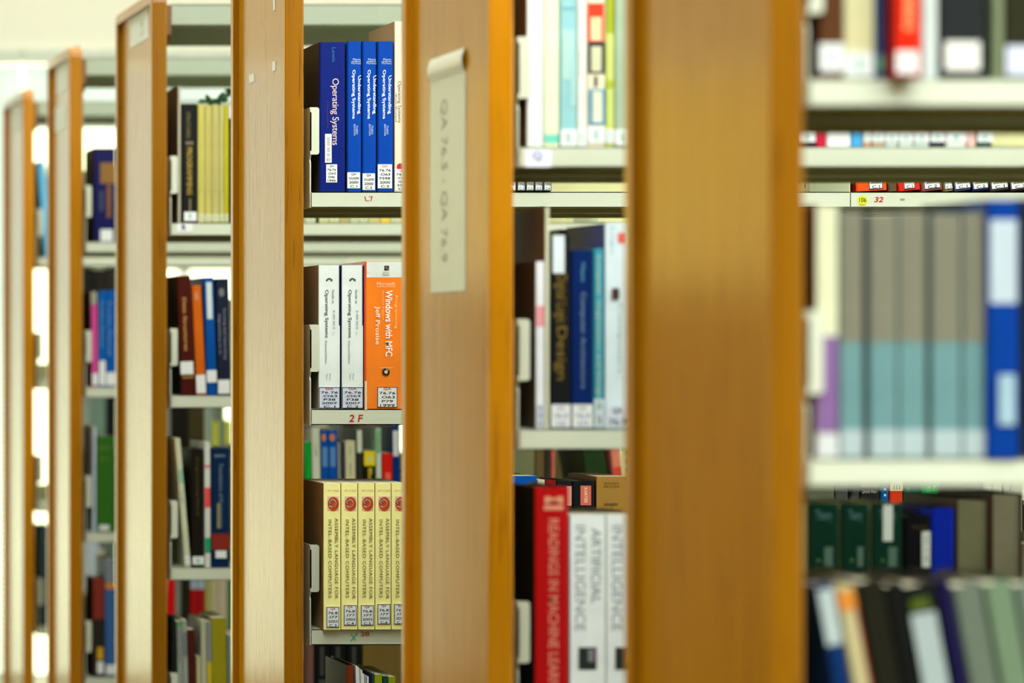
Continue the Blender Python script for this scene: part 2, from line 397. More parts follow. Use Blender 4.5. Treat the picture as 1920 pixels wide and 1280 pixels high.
# venetian blinds
def blind_mat():
    m = bpy.data.materials.new('blind slat'); m.use_nodes = True; nt = m.node_tree; b = nt.nodes['Principled BSDF']
    b.inputs['Base Color'].default_value = (*lin((222, 232, 238)), 1); b.inputs['Roughness'].default_value = .5
    t = nt.nodes.new('ShaderNodeBsdfTranslucent'); t.inputs[0].default_value = (*lin((210, 214, 222)), 1)
    mx = nt.nodes.new('ShaderNodeMixShader'); mx.inputs[0].default_value = .22
    out = [n for n in nt.nodes if n.type == 'OUTPUT_MATERIAL'][0]
    nt.links.new(b.outputs[0], mx.inputs[1]); nt.links.new(t.outputs[0], mx.inputs[2]); nt.links.new(mx.outputs[0], out.inputs[0])
    return m
BL = blind_mat()
CREAMBL = mat((255, 236, 158), .6, .2, 'cream blind slat', amp=.02)
def blind(x0, x1, zb, label, gap=0.0, top=None, BL=BL):
    r = empty('venetian_blind', ((x0+x1)/2, YW+.03, zb), label, 'window blind', 'venetian blinds at the far window')
    cx, cy, cz = r.location
    mb = MB(); mb.box((x0-cx, -.05, WZ1-.05-cz), (x1-cx, -.01, WZ1-.002-cz), mat((206, 212, 196), .5, .3, 'blind headrail')); mb.build('headrail', r)
    mb = MB(); z = WZ1-.07
    while z > zb:
        g = gap*max(0.0, min(1.0, (CZ+.55-z)/1.3)) if top is None else 0.0
        e = .012 - g*.0102; yy_ = .009 + g*.012
        mb.poly([(x0-cx, -.031-yy_, z-cz-e), (x1-cx, -.031-yy_, z-cz-e), (x1-cx, -.031+yy_, z-cz+e), (x0-cx, -.031+yy_, z-cz+e)], BL); z -= .0205
    mb.build('slats', r)
    mb = MB(); mb.box((x0-cx, -.045, z-.01-cz), (x1-cx, -.018, z+.004-cz), BL); mb.build('bottom_rail', r)
    for xx in (x0+.08, x1-.08):
        mb = MB(); mb.box((xx-.0015-cx, -.047, zb-cz), (xx+.0015-cx, -.044, WZ1-.05-cz), WHITE); mb.build('cord', r)
blind(-.63, 1.375, .12, 'pale venetian blind let down to the floor, at the far left', gap=.56)
blind(-2.38, -.87, CZ+.22, 'added cream venetian blind beyond the view, to dim and warm panel reflections', BL=CREAMBL)  # blind added out of view to tint what the end panels reflect
blind(1.385, 4.55, CZ+.79, 'pale venetian blind pulled up high, above the fifth and farthest bookcases')

# ------------------------------------------------------------------ books
def spine_poly(w, d, t, r, hard):
    """U-shaped cover outline seen from above, spine at y=0 with rounded corners"""
    n = 4; o = []
    for k in range(n+1):
        a = math.pi + (math.pi/2)*k/n; o.append((r+r*math.cos(a), r+r*math.sin(a)))
    for k in range(n+1):
        a = 1.5*math.pi + (math.pi/2)*k/n; o.append((w-r+r*math.cos(a), r+r*math.sin(a)))
    o += [(w, d), (w-t, d), (w-t, t), (t, t), (t, d), (0, d)]
    return o

def book(i, row, xl, xr, yt, col, look, cat='book', xt=None, dy=.003, d=None, hard=True, side=None, prints=(), label=None,
         lines=None, lab_col=None, lab_ink=None, border=False, pages=None, name='book', rear=False, spec=.12, rough=.4, group=None, full=False, yb=None, boards=None, reverse=False):
    Y = YL[i] + dy + .0015
    if rear: Y = (YL[i]+YB[i])/2 + .035 + dy
    s = F/Y
    z0 = CZ + ROWZ[i][row] + .0004
    base = H - (z0-CZ)*s
    w = (xr-xl)/s - .0006; h = (base-yt)/s
    X0 = wx(xl, Y) + .0003
    ang = 0.0
    if xt is not None:
        ang = math.atan2(xl-xt, base-yt); h = h/math.cos(ang); w = w*math.cos(ang)
    if d is None: d = min(.19, .165 + .03*random.random())
    d = min(d, (YB[i]-.012-YL[i])/2-.014-.016-max(dy, 0))
    lift = 0.0
    root = empty(name, (X0, Y, z0), None, None)
    if ang < 0: lift = -math.sin(ang)*w; root.location.z += lift; root.location.x -= 0
    root.rotation_euler = (0, -ang, 0)
    lbl = look if full else f"{look}, {RW[row]} of the {RN[i]}"
    root['label'] = lbl; root['category'] = cat; root['group'] = group or f"books on the {RW[row]} of the {RN[i]}"
    t = min(.0022 if hard else .0006, w*.2); r = min(.0035 if hard else .0015, w*.3)
    cm = mat(col, rough, spec, 'cloth cover'); sm_ = mat(side, rough, spec, 'cover board') if side else cm
    mb = MB(); pts = spine_poly(w, d, t, max(r, t*1.01), hard)
    if reverse: pts = [(x, d-y) for x, y in pts][::-1]
    n = len(pts)
    vs = [(p[0], p[1], 0) for p in pts] + [(p[0], p[1], h) for p in pts]
    for k in range(n):
        k2 = (k+1) % n; a, b = pts[k], pts[k2]
        is_side = abs(a[0]-b[0]) < 1e-5 and abs(a[1]-b[1]) > .02
        mb.faces([vs[k], vs[k2], vs[k2+n], vs[k+n]], [(0, 1, 2, 3)], sm_ if is_side else cm)
    mb.faces(vs, [tuple(range(n-1, -1, -1)), tuple(range(n, 2*n))], cm)
    mb.build('cover', root)
    g = .003 if hard else .0002
    pm = mat(pages, .8, .1, 'page edges', amp=.1) if pages else PAPER
    mb = MB()
    if reverse: mb.box((t+.0001, g*1.3, g), (w-t-.0001, d-t-.0001, h-g), pm)
    else: mb.box((t+.0001, t+.0001, g), (w-t-.0001, d-g*1.3, h-g), pm)
    mb.build('pages', root)
    def LX(px): return (px-xl)/s
    def LZ(py): return (base-py)/s - lift
    cx0, cx1 = .0004, w-.0004
    for part, sel in (('spine_print', [p for p in prints if not p[0].endswith('s')]), ('spine_sticker', [(p[0][:-1],)+tuple(p[1:]) for p in prints if p[0].endswith('s')])):
        if not sel: continue
        mb = MB()
        for k, p in enumerate(sel):
            y = (-.0003 if part == 'spine_print' else -.0022) - .00012*k
            kind = p[0]
            if kind == 'r':
                m = mat(p[5], .5, .3, 'print')
                a, b = max(LX(p[1]), cx0), min(LX(p[2]), cx1)
                mb.poly([(a, y, LZ(p[4])), (b, y, LZ(p[4])), (b, y, min(LZ(p[3]), h-.0005)), (a, y, min(LZ(p[3]), h-.0005))], m)
            elif kind == 'e':
                m = mat(p[5], .5, .3, 'print')
                mb.poly([(q[0], y, q[1]) for q in ellipse(LX(p[1]), LZ(p[2]), p[3]/s, p[4]/s)], m)
            elif kind == 'arc':      # ring segment: cx, cy, r0, r1, a0, a1, colour
                m = mat(p[7], .5, .3, 'print'); c_, c2_ = LX(p[1]), LZ(p[2]); n2 = 18
                for q in range(n2):
                    a0 = p[5]+(p[6]-p[5])*q/n2; a1 = p[5]+(p[6]-p[5])*(q+1)/n2
                    mb.poly([(c_+rr/s*math.cos(aa), y, c2_+rr/s*math.sin(aa)) for rr, aa in ((p[3], a0), (p[4], a0), (p[4], a1), (p[3], a1))], m)
            elif kind in ('v', 'h'):  # text: body, x0, x1, y0, y1, colour, kw
                m = mat(p[6], .5, .3, 'print')
                put_text(mb, p[1], LX(p[2]), LX(p[3]), LZ(p[5]), LZ(p[4]), y, m, vertical=(kind == 'v'), **(p[7] if len(p) > 7 else {}))
        mb.build(part, root)
    if label:
        lx0, lx1, ly0, ly1 = label
        a, b = max(LX(lx0), .0002), min(LX(lx1), w-.0002); zt, zb = LZ(ly0), max(LZ(ly1), .0006)
        y = -.0012
        mb = MB(); mb.box((a, y, zb), (b, -.0002, zt), mat(lab_col, .5, .3, 'call label') if lab_col else WHITE)
        if border:
            e = .0011
            for q in ((a, b, zt-e, zt), (a, b, zb, zb+e), (a, a+e, zb, zt), (b-e, b, zb, zt)):
                mb.poly([(q[0], y-.0003, q[2]), (q[1], y-.0003, q[2]), (q[1], y-.0003, q[3]), (q[0], y-.0003, q[3])], mat((40, 50, 60), .5, .3, 'label border'))
        if lines:
            nl = len(lines); hh = (zt-zb)
            for q, ln in enumerate(lines):
                ink = BLACK
                if isinstance(ln, tuple): ln, ink = ln
                za = zt - hh*(q+.18)/nl; zb2 = zt - hh*(q+.80)/nl
                fw = min(.8, .17*len(ln)+.05); mid = (a+b)/2
                put_text(mb, ln, mid-(b-a)*fw/2, mid+(b-a)*fw/2, zb2, za, y-.0004, lab_ink or ink, bold=.01)
        mb.build('call_number_label', root)
    return root

QA = ('QA', REDINK)
DK = (20, 20, 18)
TI = ('R', TEAL)

# ---- third bookcase, upper shelf
book(2, 'A', 598.5, 648, 79, (8, 30, 112), 'thick dark blue Operating Systems hardcover', side=(52, 36, 22), d=.2,
     prints=[('v', 'Operating Systems', 619, 635, 147, 272, (236, 200, 190), dict(space=.95)), ('v', 'Lewis', 622, 629, 89, 116, (30, 110, 150)),
             ('v', 'CONCEPTS', 612, 615, 188, 240, (90, 30, 90)),
             ('rs', 608.5, 621, 251, 305, (220, 225, 220)),
             ('vs', '|||||| ||| ||', 612, 618, 258, 292, (30, 40, 40)), ('hs', 'D', 612, 618, 297, 302, (40, 50, 50))],
     label=(611, 631.5, 308, 342), lines=['QA', '76.76', '.O63', 'D46', '1990'])
for q, (a, b, lt, lb, cp) in enumerate(((650.5, 678, 323, 353, 'C.1'), (679, 706, 325, 356, 'C.2'), (707.5, 738, 308, 353, 'C.3'))):
    o = (0, 0, 0)
    x0 = a+3
    book(2, 'A', a, b, 77.5, (0, 64, 160), '', full=True, side=(70, 76, 84), group='three blue understanding textbooks',
         prints=[('h', 'Flynn', x0+8, x0+22, 109.5, 114.5, (200, 214, 220)), ('h', 'McHoes', x0+5, x0+23, 116.5, 120.5, (176, 190, 200)),
                 ('r', x0+5, x0+23, 115, 115.8, (200, 210, 215)),
                 ('v', 'Understanding', x0+15.5, x0+23, 141, 214, (230, 240, 245), dict(shear=-.25, bold=.014)),
                 ('v', 'Operating Systems', x0+5, x0+12.5, 131, 223, (230, 240, 245), dict(shear=-.25, bold=.014)),
                 ('v', 'THIRD', x0+13.5, x0+17, 235, 252, (190, 210, 225)), ('v', 'EDITION', x0+9, x0+12.5, 233, 254, (190, 210, 225))],
         label=(a, b-3.5, lt, lb), lines=(['QA', '76.76.O63F598', '2000', cp] if q < 2 else [('QA', mat((190, 80, 40), .6, .2, 'orange red ink')), '76.76', '.O63', 'F598', '2000', cp]))['label'] = \
        ['bright blue Understanding Operating Systems book standing beside the thick dark blue hardcover',
         'bright blue Understanding Operating Systems book, middle of the three',
         'bright blue Understanding Operating Systems book with the taller label, beside the tall cream book'][q]
book(2, 'A', 739.5, 772, 40, (232, 214, 188), 'tall cream book half hidden by the wooden end', side=(190, 160, 112), d=.2, hard=False,
     prints=[('v', 'Operating Systems', 744, 752, 152, 230, (40, 34, 28)), ('v', 'distributed', 741, 744, 175, 228, (60, 54, 48)), ('e', 750, 313, 6.5, 7, (190, 20, 50))],
     label=(739.5, 768, 317, 357), lines=[QA, '76.76', '.O63', 'G65', '2000', 'C.1'])
for q, (a, b, tx) in enumerate(((941, 968, 'C.5'), (969, 985, 'C.1'), (985.5, 1001.5, 'C.2'), (1002, 1018, 'C.3'), (1018.5, 1034, 'C.4'))):
    book(2, 'A', a, b, 84, (26, 30, 40), ['black book just right of the wooden end', 'thin black 1998 volume labelled copy 1', 'thin black 1998 volume labelled copy 2', 'thin black 1998 volume labelled copy 3', 'thin black 1998 volume labelled copy 4'][q],
         dy=-.003, label=(a+.5, b-.5, 318, 357.5), lines=['QA', '76.73', 'J38', '1998', tx], border=True)
# second unit: leaning row
rowA = [(1606, 1664, 3, (226, 80, 24), 'orange-red book beside the shelf end', '2003', 'C.1', (1629, 1655)),
        (1666, 1683, 3, (90, 74, 50), 'thin brown book between the two red ones', None, None, None),
        (1685, 1727, 6, (214, 40, 20), 'bright red leaning book with white label', '1999', 'C.1', (1695, 1716)),
        (1729, 1769, 7, (150, 80, 70), 'pinkish brown leaning book with wide label', '2001', 'C.2', (1733, 1764)),
        (1771, 1788, 7.6, (160, 140, 80), 'narrow ochre leaning book labelled 1991', '1991', 'C.1', (1771, 1787)),
        (1790, 1822, 8, (60, 70, 110), 'slate leaning book labelled 2002 copy 1', '2002', 'C.1', (1791, 1821)),
        (1824, 1856, 8, (20, 30, 90), 'navy leaning book labelled 2002 copy 2', '2002', 'C.2', (1825, 1854)),
        (1858, 1893, 8, (70, 60, 60), 'grey leaning book labelled 2000', '2000', 'C.1', (1859, 1891)),
        (1895, 1935, 8, (60, 30, 40), 'plum leaning book labelled 2004', '2004', 'C.3', (1896, 1930)),
        (1938, 1972, 8, (30, 60, 60), 'dark teal leaning book at the frame edge', '2004', 'C.1', (1939, 1968))]
for (a, b, an, c, nm, yr, cp, lb) in rowA:
    h_ = 60 if a == 1666 else 132
    book(2, 'A', a, b, 359.5-h_, c, nm, xt=a-h_*math.tan(math.radians(an)), side=(150, 24, 10) if a < 1610 else None, label=(lb[0], lb[1], 322, 356) if lb else None, lines=['QA', '76.7', yr, cp] if yr else None, border=True, dy=-.002)
# ---- third bookcase, middle shelf
for q, a in enumerate((597, 640.5)):
    book(2, 'B', a, a+41, 497, (224, 234, 228), '', full=True, side=(150, 134, 110) if q == 0 else (24, 24, 90), hard=False, d=.19, dy=.0 if q else .002, group='pair of white guide textbooks',
         prints=[('r', a+38.2, a+41, 497, 610, (20, 24, 90)), ('arc', a+20, 527, 3, 6, 0, math.pi, (60, 70, 70)),
                 ('r', a+14, a+17, 524, 526, (60, 70, 70)), ('r', a+22, a+26, 523, 526, (90, 90, 70)),
                 ('v', 'Guide to', a+25, a+29.5, 543, 569, (70, 84, 84)),
                 ('v', 'Operating Systems', a+10.5, a+18.5, 543, 633, (30, 46, 44), dict(bold=.006)), ('v', 'Enhanced Edition', a+12, a+15.5, 639, 681, (70, 84, 84)),
                 ('v', 'Palmer', a+20, a+22.6, 700, 713, (90, 100, 100)), ('v', 'Walters', a+14, a+16.6, 700, 713, (90, 100, 100)),
                 ('v', '|| ||||| |||| ||', a+26.5, a+30.5, 582, 616, (40, 60, 60)), ('r', a+27, a+27.6, 622, 628, (110, 120, 120))],
         label=(a, a+40, 725.5, 767), lab_col=(206, 216, 230), border=True, lines=[QA, '76.76', '.O63', 'P38', '2007', 'C.%d' % (q+1)])['label'] = \
        ['white Guide to Operating Systems paperback standing against the shelf bracket', 'white Guide to Operating Systems paperback touching the orange book'][q]
book(2, 'B', 683, 756, 490, (244, 128, 30), 'wide orange Programming Windows book with white top', side=(226, 70, 30), hard=False, d=.2, rough=.2, spec=.6, dy=-.002,
     prints=[('r', 687, 756, 490, 520, (214, 222, 214)), ('r', 683, 686.5, 490, 714, (216, 70, 34)), ('r', 683.2, 687.5, 714, 768, (214, 206, 176)),
             ('r', 720, 729, 498, 507, (40, 40, 36)), ('r', 722, 725, 500, 503, (190, 90, 50)), ('r', 725.6, 728, 503, 506, (90, 130, 90)), ('r', 717, 729, 509, 516, (186, 190, 180)),
             ('h', 'Microsoft', 706, 740, 528.5, 535, (244, 220, 170)), ('r', 706, 740, 537, 537.8, (244, 220, 170)),
             ('v', 'Programming', 738.5, 745, 554, 616, (246, 206, 130)), ('v', 'Windows with MFC', 722, 735, 544, 668, (250, 236, 220), dict(bold=.02)),
             ('v', 'Second Edition', 716, 719.5, 545, 600, (248, 190, 110)), ('v', 'Jeff Prosise', 701, 712, 574, 646, (248, 226, 200), dict(bold=.01)),
             ('e', 723, 697, 7.2, 7.2, (30, 30, 20)), ('arc', 723, 697, 4.5, 6.5, .5, 1.5, (190, 150, 60)), ('e', 723, 697, 3, 3, (230, 226, 200)), ('e', 723, 697, 1, 1, (30, 30, 20)),
             ('r', 712, 736, 689, 689.8, (246, 214, 150)),
             ('arc', 690, 508, 1, 2, 0, 6, (250, 220, 180))],
     label=(707, 744.5, 725, 763.5), border=True, lines=[QA, '76.76', '.O63', 'P79', '1999'])
book(2, 'B', 757, 800, 500, (90, 90, 90), 'grey book hidden right of the orange one')
# ---- third bookcase, lower shelf: assembly books
edges = (606, 639, 671, 703, 733.5, 765)
for q in range(5):
    a, b = edges[q]+.3, edges[q+1]-.2; m5 = (a+b)/2 + 1.5
    lb = (m5-12.5, m5+11.5, (1137 if q == 0 else 1134 if q < 3 else 1132), (1176 if q == 0 else 1172 if q < 3 else 1170))
    pr = [('h', 'IRVINE', m5-11, m5+11, 918, 921.5, (196, 130, 70), dict(space=1.3)),
          ('r', m5-10.5, m5+11, 930.5, 957, (226, 190, 170)),
          ('e', m5+.5, 944.5, 10.6, 13.4, (196, 78, 30)),
          ('arc', m5-1.5, 943, 6.4, 7.6, -2.4, 2.6, (240, 200, 160)), ('arc', m5-.5, 944, 8.8, 9.6, -1.8, 1.6, (120, 30, 16)),
          ('e', m5-4.5, 940.5, 4.2, 5.0, (120, 70, 60)), ('arc', m5-4.5, 940.5, 2.2, 3.2, 0, 5, (226, 190, 180)), ('arc', m5, 944, 5, 5.6, -2, 2.4, (110, 34, 20)),
          ('v', 'ASSEMBLY LANGUAGE FOR', m5+3, m5+9.2, 971, 1122, (64, 62, 24), dict(space=1.12)),
          ('v', 'INTEL-BASED COMPUTERS', m5-9.2, m5-3, 974, 1120, (64, 62, 24), dict(space=1.12))]
    book(2, 'C', a, b, 905.5, (250, 244, 160), '', full=True, side=(150, 124, 80), hard=False, dy=-.012 if q else -.016, d=.19, prints=pr, label=lb, border=True, group='five yellow assembly language textbooks',
         lab_col=(226, 234, 236), lines=[QA, '76.8', '.I77', '2003', 'C.%d' % (q+3)])['label'] = \
        ['pale yellow Assembly Language book with snail shell print, against the shelf bracket',
         'pale yellow Assembly Language book with snail shell print, second from the bracket',
         'pale yellow Assembly Language book with snail shell print, middle of five',
         'pale yellow Assembly Language book with snail shell print, fourth from the bracket',
         'pale yellow Assembly Language book with snail shell print, half behind the wooden end'][q]
# third bookcase lower shelf, seen between first ends
book(2, 'C', 936, 1007, 892, (10, 90, 190), 'glossy blue folder top', side=(10, 60, 140), rough=.15, hard=False, name='folder', cat='folder')
book(2, 'C', 1007.5, 1022, 899, (220, 218, 190), 'slim white-paged booklet', hard=False, cat='booklet')
book(2, 'C', 1022.5, 1043.5, 901, (150, 20, 30), 'dark red book peeping over the red reader')
book(2, 'C', 1044, 1072.5, 902, (26, 30, 40), 'black book with a pale pink label edge', prints=[('r', 1062, 1072, 911, 948, (236, 170, 150))])
book(2, 'C', 1073, 1116, 901.5, (24, 28, 34), 'black book with salmon label reading Karter', prints=[('r', 1088, 1108, 910, 947, (232, 120, 92)), ('v', 'KARTER', 1095, 1101, 914, 943, (250, 230, 215), dict(bold=.02)),
     ('arc', 1098, 962, 4, 6.5, 0, 6.28, (220, 110, 90)), ('v', 'GREAT IDEAS', 1092, 1104, 975, 1100, (220, 110, 90))])
book(2, 'C', 1118, 1178, 893, (178, 136, 62), 'tan Second Edition book by Hennessy and Patterson', hard=False, side=(120, 70, 36),
     prints=[('h', 'SECOND', 1132, 1160, 904, 908, (50, 36, 16), dict(space=1.3)), ('h', 'EDITION', 1132, 1160, 910, 914, (50, 36, 16), dict(space=1.3)),
             ('h', 'HENNESSY', 1132, 1159, 943, 948, (40, 30, 14)), ('h', '+', 1144, 1148, 950, 953, (40, 30, 14)), ('h', 'PATTERSON', 1132, 1160, 955, 960, (40, 30, 14))])
for (a, b, t_, c, nm, pr) in (
    (1515, 1565, 870, (96, 104, 84), 'grey-green book, leftmost seen above green binders', ()),
    (1566, 1591, 876, (70, 80, 74), 'dark grey-green book before the shelf joint', ()),
    (1597, 1612, 878, (60, 66, 70), 'thin dark grey book left of the black Quick Pass', ()),
    (1613.5, 1650, 868, (34, 34, 36), 'black Quick Pass book', [('h', 'Quick Pass', 1616, 1643, 918, 925, (200, 200, 200), dict(shear=.2)), ('r', 1613, 1650, 868, 913, (130, 120, 110))]),
    (1651, 1667, 872, (10, 90, 150), 'thin blue book left of the red and cream one', [('v', 'II', 1657, 1661, 915, 930, (200, 220, 230))]),
    (1668, 1693.5, 866, (216, 60, 20), 'red book with cream top panel', [('r', 1668, 1693.5, 866, 920, (226, 214, 170)), ('h', 'III', 1675, 1687, 908, 917, (60, 60, 60))]),
    (1694.5, 1726, 876, (10, 90, 70), 'dark green book right of the red and cream one', [('v', 'K', 1700, 1706, 914, 924, (60, 150, 120))]),
    (1727, 1763, 870, (10, 160, 80), 'bright green book', [('v', 'M C M', 1737, 1744, 910, 932, (150, 220, 160)), ('v', 'L', 1750, 1754, 910, 920, (150, 220, 160))]),
    (1764, 1773, 874, (20, 70, 110), 'very thin blue book right of the bright green', ()),
    (1774, 1812, 874, (110, 30, 36), 'dark red book right of the thin blue', ()),
    (1814, 1843, 880, (90, 70, 60), 'brown book left of the white pair', ()),
    (1845, 1880, 872, (206, 210, 190), 'white book right of the brown one', [('v', 'IN', 1858, 1862, 908, 918, (90, 90, 90))]),
    (1881, 1918, 872, (196, 202, 186), 'off-white book at the right frame edge', [('v', 'IN', 1892, 1896, 908, 918, (90, 90, 90))])):
    book(2, 'C', a, b, t_, c, nm, prints=pr)
# ---- third bookcase bottom shelf
book(2, 'D', 650, 664, 1247, (120, 50, 20), 'brown-red book left of the open white pages', hard=True, side=(60, 40, 20))
fan = empty('magazine', (wx(665, YL[2]), YL[2]+.004, CZ+ROWZ[2]['D']+.0006), 'white magazine with fanned curling pages, bottom shelf of the third bookcase', 'magazine', 'books on the bottom shelf of the third bookcase')
for k in range(7):
    mb = MB(); x0 = k*.0042; hh = .285 - .0022*k - (.004 if k > 3 else 0); n = 10; pts = []
    for q in range(n+1):
        zz = hh*q/n; pts.append((x0 + .0045*math.sin(zz/hh*2.6+k*.35), zz))
    prof = pts + [(p[0]+.0026, p[1]) for p in reversed(pts)]
    mb.prism(prof, 'y', 0.0, .16, mat((226, 230, 230) if k % 3 != 2 else (150, 158, 160), .4, .4, 'glossy page'))
    mb.build('page_section', fan)
for (a, b, t_, c, nm) in ((698, 701.5, 1262, (50, 70, 84), 'thin slate book right of the fanned magazine'), (702, 717, 1264, (140, 160, 24), 'lime green book, left one of the green pair'), (718, 727, 1267, (30, 70, 60), 'dark teal book between the two lime green ones'), (728, 742, 1268, (140, 160, 24), 'lime green book, right one of the green pair')):
    book(2, 'D', a, b, t_, c, nm, hard=False)

# ---- second bookcase, upper shelf
lw = (228, 234, 228)
book(1, 'A', 988, 1019, -92, (222, 230, 224), 'white book against the shelf bracket', side=(110, 76, 44), hard=False)
book(1, 'A', 1020, 1048.5, -100, (222, 232, 190), 'pale yellow-green book with teal strip label', side=(190, 200, 150), hard=False, prints=[('r', 1020, 1048, 252, 268, (110, 206, 180))])
book(1, 'A', 1050, 1082, -95, (140, 190, 192), 'light teal-blue book with pale patches', hard=False, prints=[('r', 1052, 1078, 14, 18, (100, 160, 170)), ('r', 1054, 1076, 56, 150, (164, 202, 192)), ('r', 1068, 1081, 110, 200, (156, 198, 194))], label=(1050, 1082, 243, 274), lines=[TI])
book(1, 'A', 1083, 1100, -88, (226, 226, 212), 'narrow off-white book right of the teal-blue one', hard=False, prints=[('v', 'Introduction to Programming', 1086, 1091, 10, 140, (160, 160, 160))], label=(1083, 1100, 243, 274), lines=[TI])
book(1, 'A', 1101, 1135, -80, (222, 214, 184), 'cream book with red, black and blue framed blocks', hard=False,
     prints=[('r', 1101, 1132, 6, 78, (222, 52, 16)), ('r', 1107, 1127, 32, 76, (226, 200, 150)), ('r', 1102, 1133, 78, 138, (36, 34, 44)), ('r', 1108, 1127, 87, 134, (196, 198, 160)),
             ('r', 1113, 1120, 143, 162, (90, 84, 76)), ('r', 1104, 1135, 167, 234, (10, 130, 170)), ('r', 1110, 1129, 170, 230, (206, 208, 184))], label=(1101, 1135, 238, 268), lines=[TI])
book(1, 'A', 1136, 1152, -86, (190, 202, 110), 'lime green book with paler lower half', hard=False, prints=[('r', 1136, 1152, -80, 62, (150, 164, 14)), ('r', 1136, 1152, 150, 164, (166, 178, 40))], label=(1136, 1152, 243, 268), lines=[TI])
book(1, 'A', 1153, 1182, -86, (156, 176, 148), 'grey-green book at the nearest wooden end', hard=False, label=(1153, 1180, 243, 272), lines=[TI])
cols = [(1500, 1529, (30, 30, 50), 'dark navy book beside the nearest wooden end'), (1530, 1549, (190, 30, 60), 'crimson-based book'), (1550, 1596, (226, 230, 226), 'wide white book right of the crimson'), (1597, 1617, (70, 160, 210), 'sky-blue book'),
        (1618, 1634, (206, 160, 140), 'pink-beige book'), (1635, 1658, (190, 170, 140), 'beige book left of the teal-lettered labels'), (1659, 1684, (200, 214, 204), 'pale book, first of three with large teal letters'),
        (1685, 1712, (206, 220, 210), 'pale book, second of three with large teal letters'), (1713, 1743, (196, 214, 206), 'pale book, third of three with large teal letters'), (1744, 1772, (50, 50, 60), 'charcoal book with a cream label'),
        (1773, 1812, (224, 230, 222), 'white book with teal lettering right of the charcoal'), (1813, 1830, (220, 180, 170), 'pale pink book'), (1831, 1862, (60, 90, 80), 'dark green book, last before the gap')]
for q, (a, b, c, nm) in enumerate(cols):
    book(1, 'A', a, b, -80-(q*13) % 30, c, nm, hard=q % 2 == 0, label=(a+1, b-1, 236, 266) if q in (0, 4, 5, 6, 7, 8, 9, 10, 12) else None, lines=[('QA', TEAL), ('R', TEAL)], full=False)
# second bookcase, middle shelf
book(1, 'B', 1004.5, 1021, 490, (224, 228, 232), 'short white book with a pink band', side=(74, 54, 40), hard=False, prints=[('r', 1004.5, 1021, 573, 612, (226, 150, 156))], label=(1004.5, 1021, 758, 800), lab_col=(196, 206, 216), lines=['QA', '76', 'C.1'])
book(1, 'B', 1022, 1030.5, 388, (206, 208, 176), 'tall thin cream book with brown cover', side=(104, 74, 50), hard=False)
book(1, 'B', 1032, 1070, 440, (22, 24, 26), 'black book with gold lettering', side=(16, 24, 70),
     prints=[('v', 'Digital Logic', 1037, 1063, 515, 606, (124, 100, 26)), ('v', 'Design', 1038, 1062, 612, 712, (128, 104, 28)), ('r', 1036, 1058, 441, 512, (214, 226, 230))],
     label=(1033, 1069, 758, 801), lines=['QA', '76.9', 'C62'], lab_ink=mat((110, 130, 160), .5, .3, 'blue print'))
book(1, 'B', 1071, 1112, 469, (6, 34, 92), 'navy book with pale lettering', prints=[('v', 'Hayes', 1087, 1097, 493, 528, (90, 160, 170)), ('v', 'Computer Architecture', 1086, 1098, 548, 728, (110, 140, 160))],
     label=(1073, 1110, 758, 801), lines=['QA', '76.9', 'A73'], lab_ink=mat((110, 130, 160), .5, .3, 'blue print'))
book(1, 'B', 1113, 1133, 466, (56, 150, 170), 'thin cyan book with cream lettering', prints=[('v', 'Computer Organization and Design', 1117, 1126, 478, 745, (200, 200, 150))], label=(1113, 1133, 748, 801), lab_col=(196, 214, 214), lines=['QA', '76'])
book(1, 'B', 1134, 1180, 418, (208, 226, 228), 'white book with dark picture square and grey lettering', hard=False, side=(20, 50, 140), prints=[('v', 'Logic', 1144, 1150, 426, 478, (110, 130, 160)), ('r', 1158, 1170, 436, 456, (220, 90, 90)), ('rs', 1146, 1160, 540, 561, (70, 40, 30)), ('v', 'Computers', 1156, 1166, 568, 700, (130, 156, 146))],
     label=(1134, 1180, 760, 801), lab_col=(206, 216, 226), lines=['QA', '76.9'])
book(1, 'B', 1048, 1140, 430, (24, 30, 46), 'thick black binder behind the navy book', rear=True, cat='binder', name='binder')
# second bookcase, lower shelf
book(1, 'C', 1003, 1067, 913, (184, 2, 8), 'thick red Readings in Machine Learning book', side=(16, 14, 14), dy=-.003, d=.2, spec=.3,
     prints=[('v', 'READINGS IN MACHINE LEARNING', 1028, 1047, 972, 1330, (226, 140, 116), dict(bold=.015)), ('h', 'M', 1021, 1055, 930, 944, (230, 160, 124), dict(bold=.06)), ('r', 1019, 1056, 947, 956, (226, 150, 120))])
for q, a in enumerate((1068, 1137)):
    book(1, 'C', a, a+68, 965, (240, 250, 246), '', full=True, hard=False, side=(70, 76, 84), group='pair of white artificial intelligence textbooks',
         prints=[('v', 'INTELLIGENCE', a+10, a+29, 985, 1183, (138, 152, 158)), ('v', 'ARTIFICIAL', a+40, a+58, 990, 1131, (138, 152, 158)),
                 ('r', a+16, a+50, 1213, 1255, (40, 46, 44)), ('r', a+34, a+46, 1217, 1240, (130, 140, 140)), ('r', a+44, a+50, 1213, 1240, (110, 60, 80))],
         label=(a+2, a+66, 1288, 1331), lines=['QA', '335'])['label'] = ['white Artificial Intelligence book touching the thick red book', 'white Artificial Intelligence book half behind the nearest wooden end'][q]
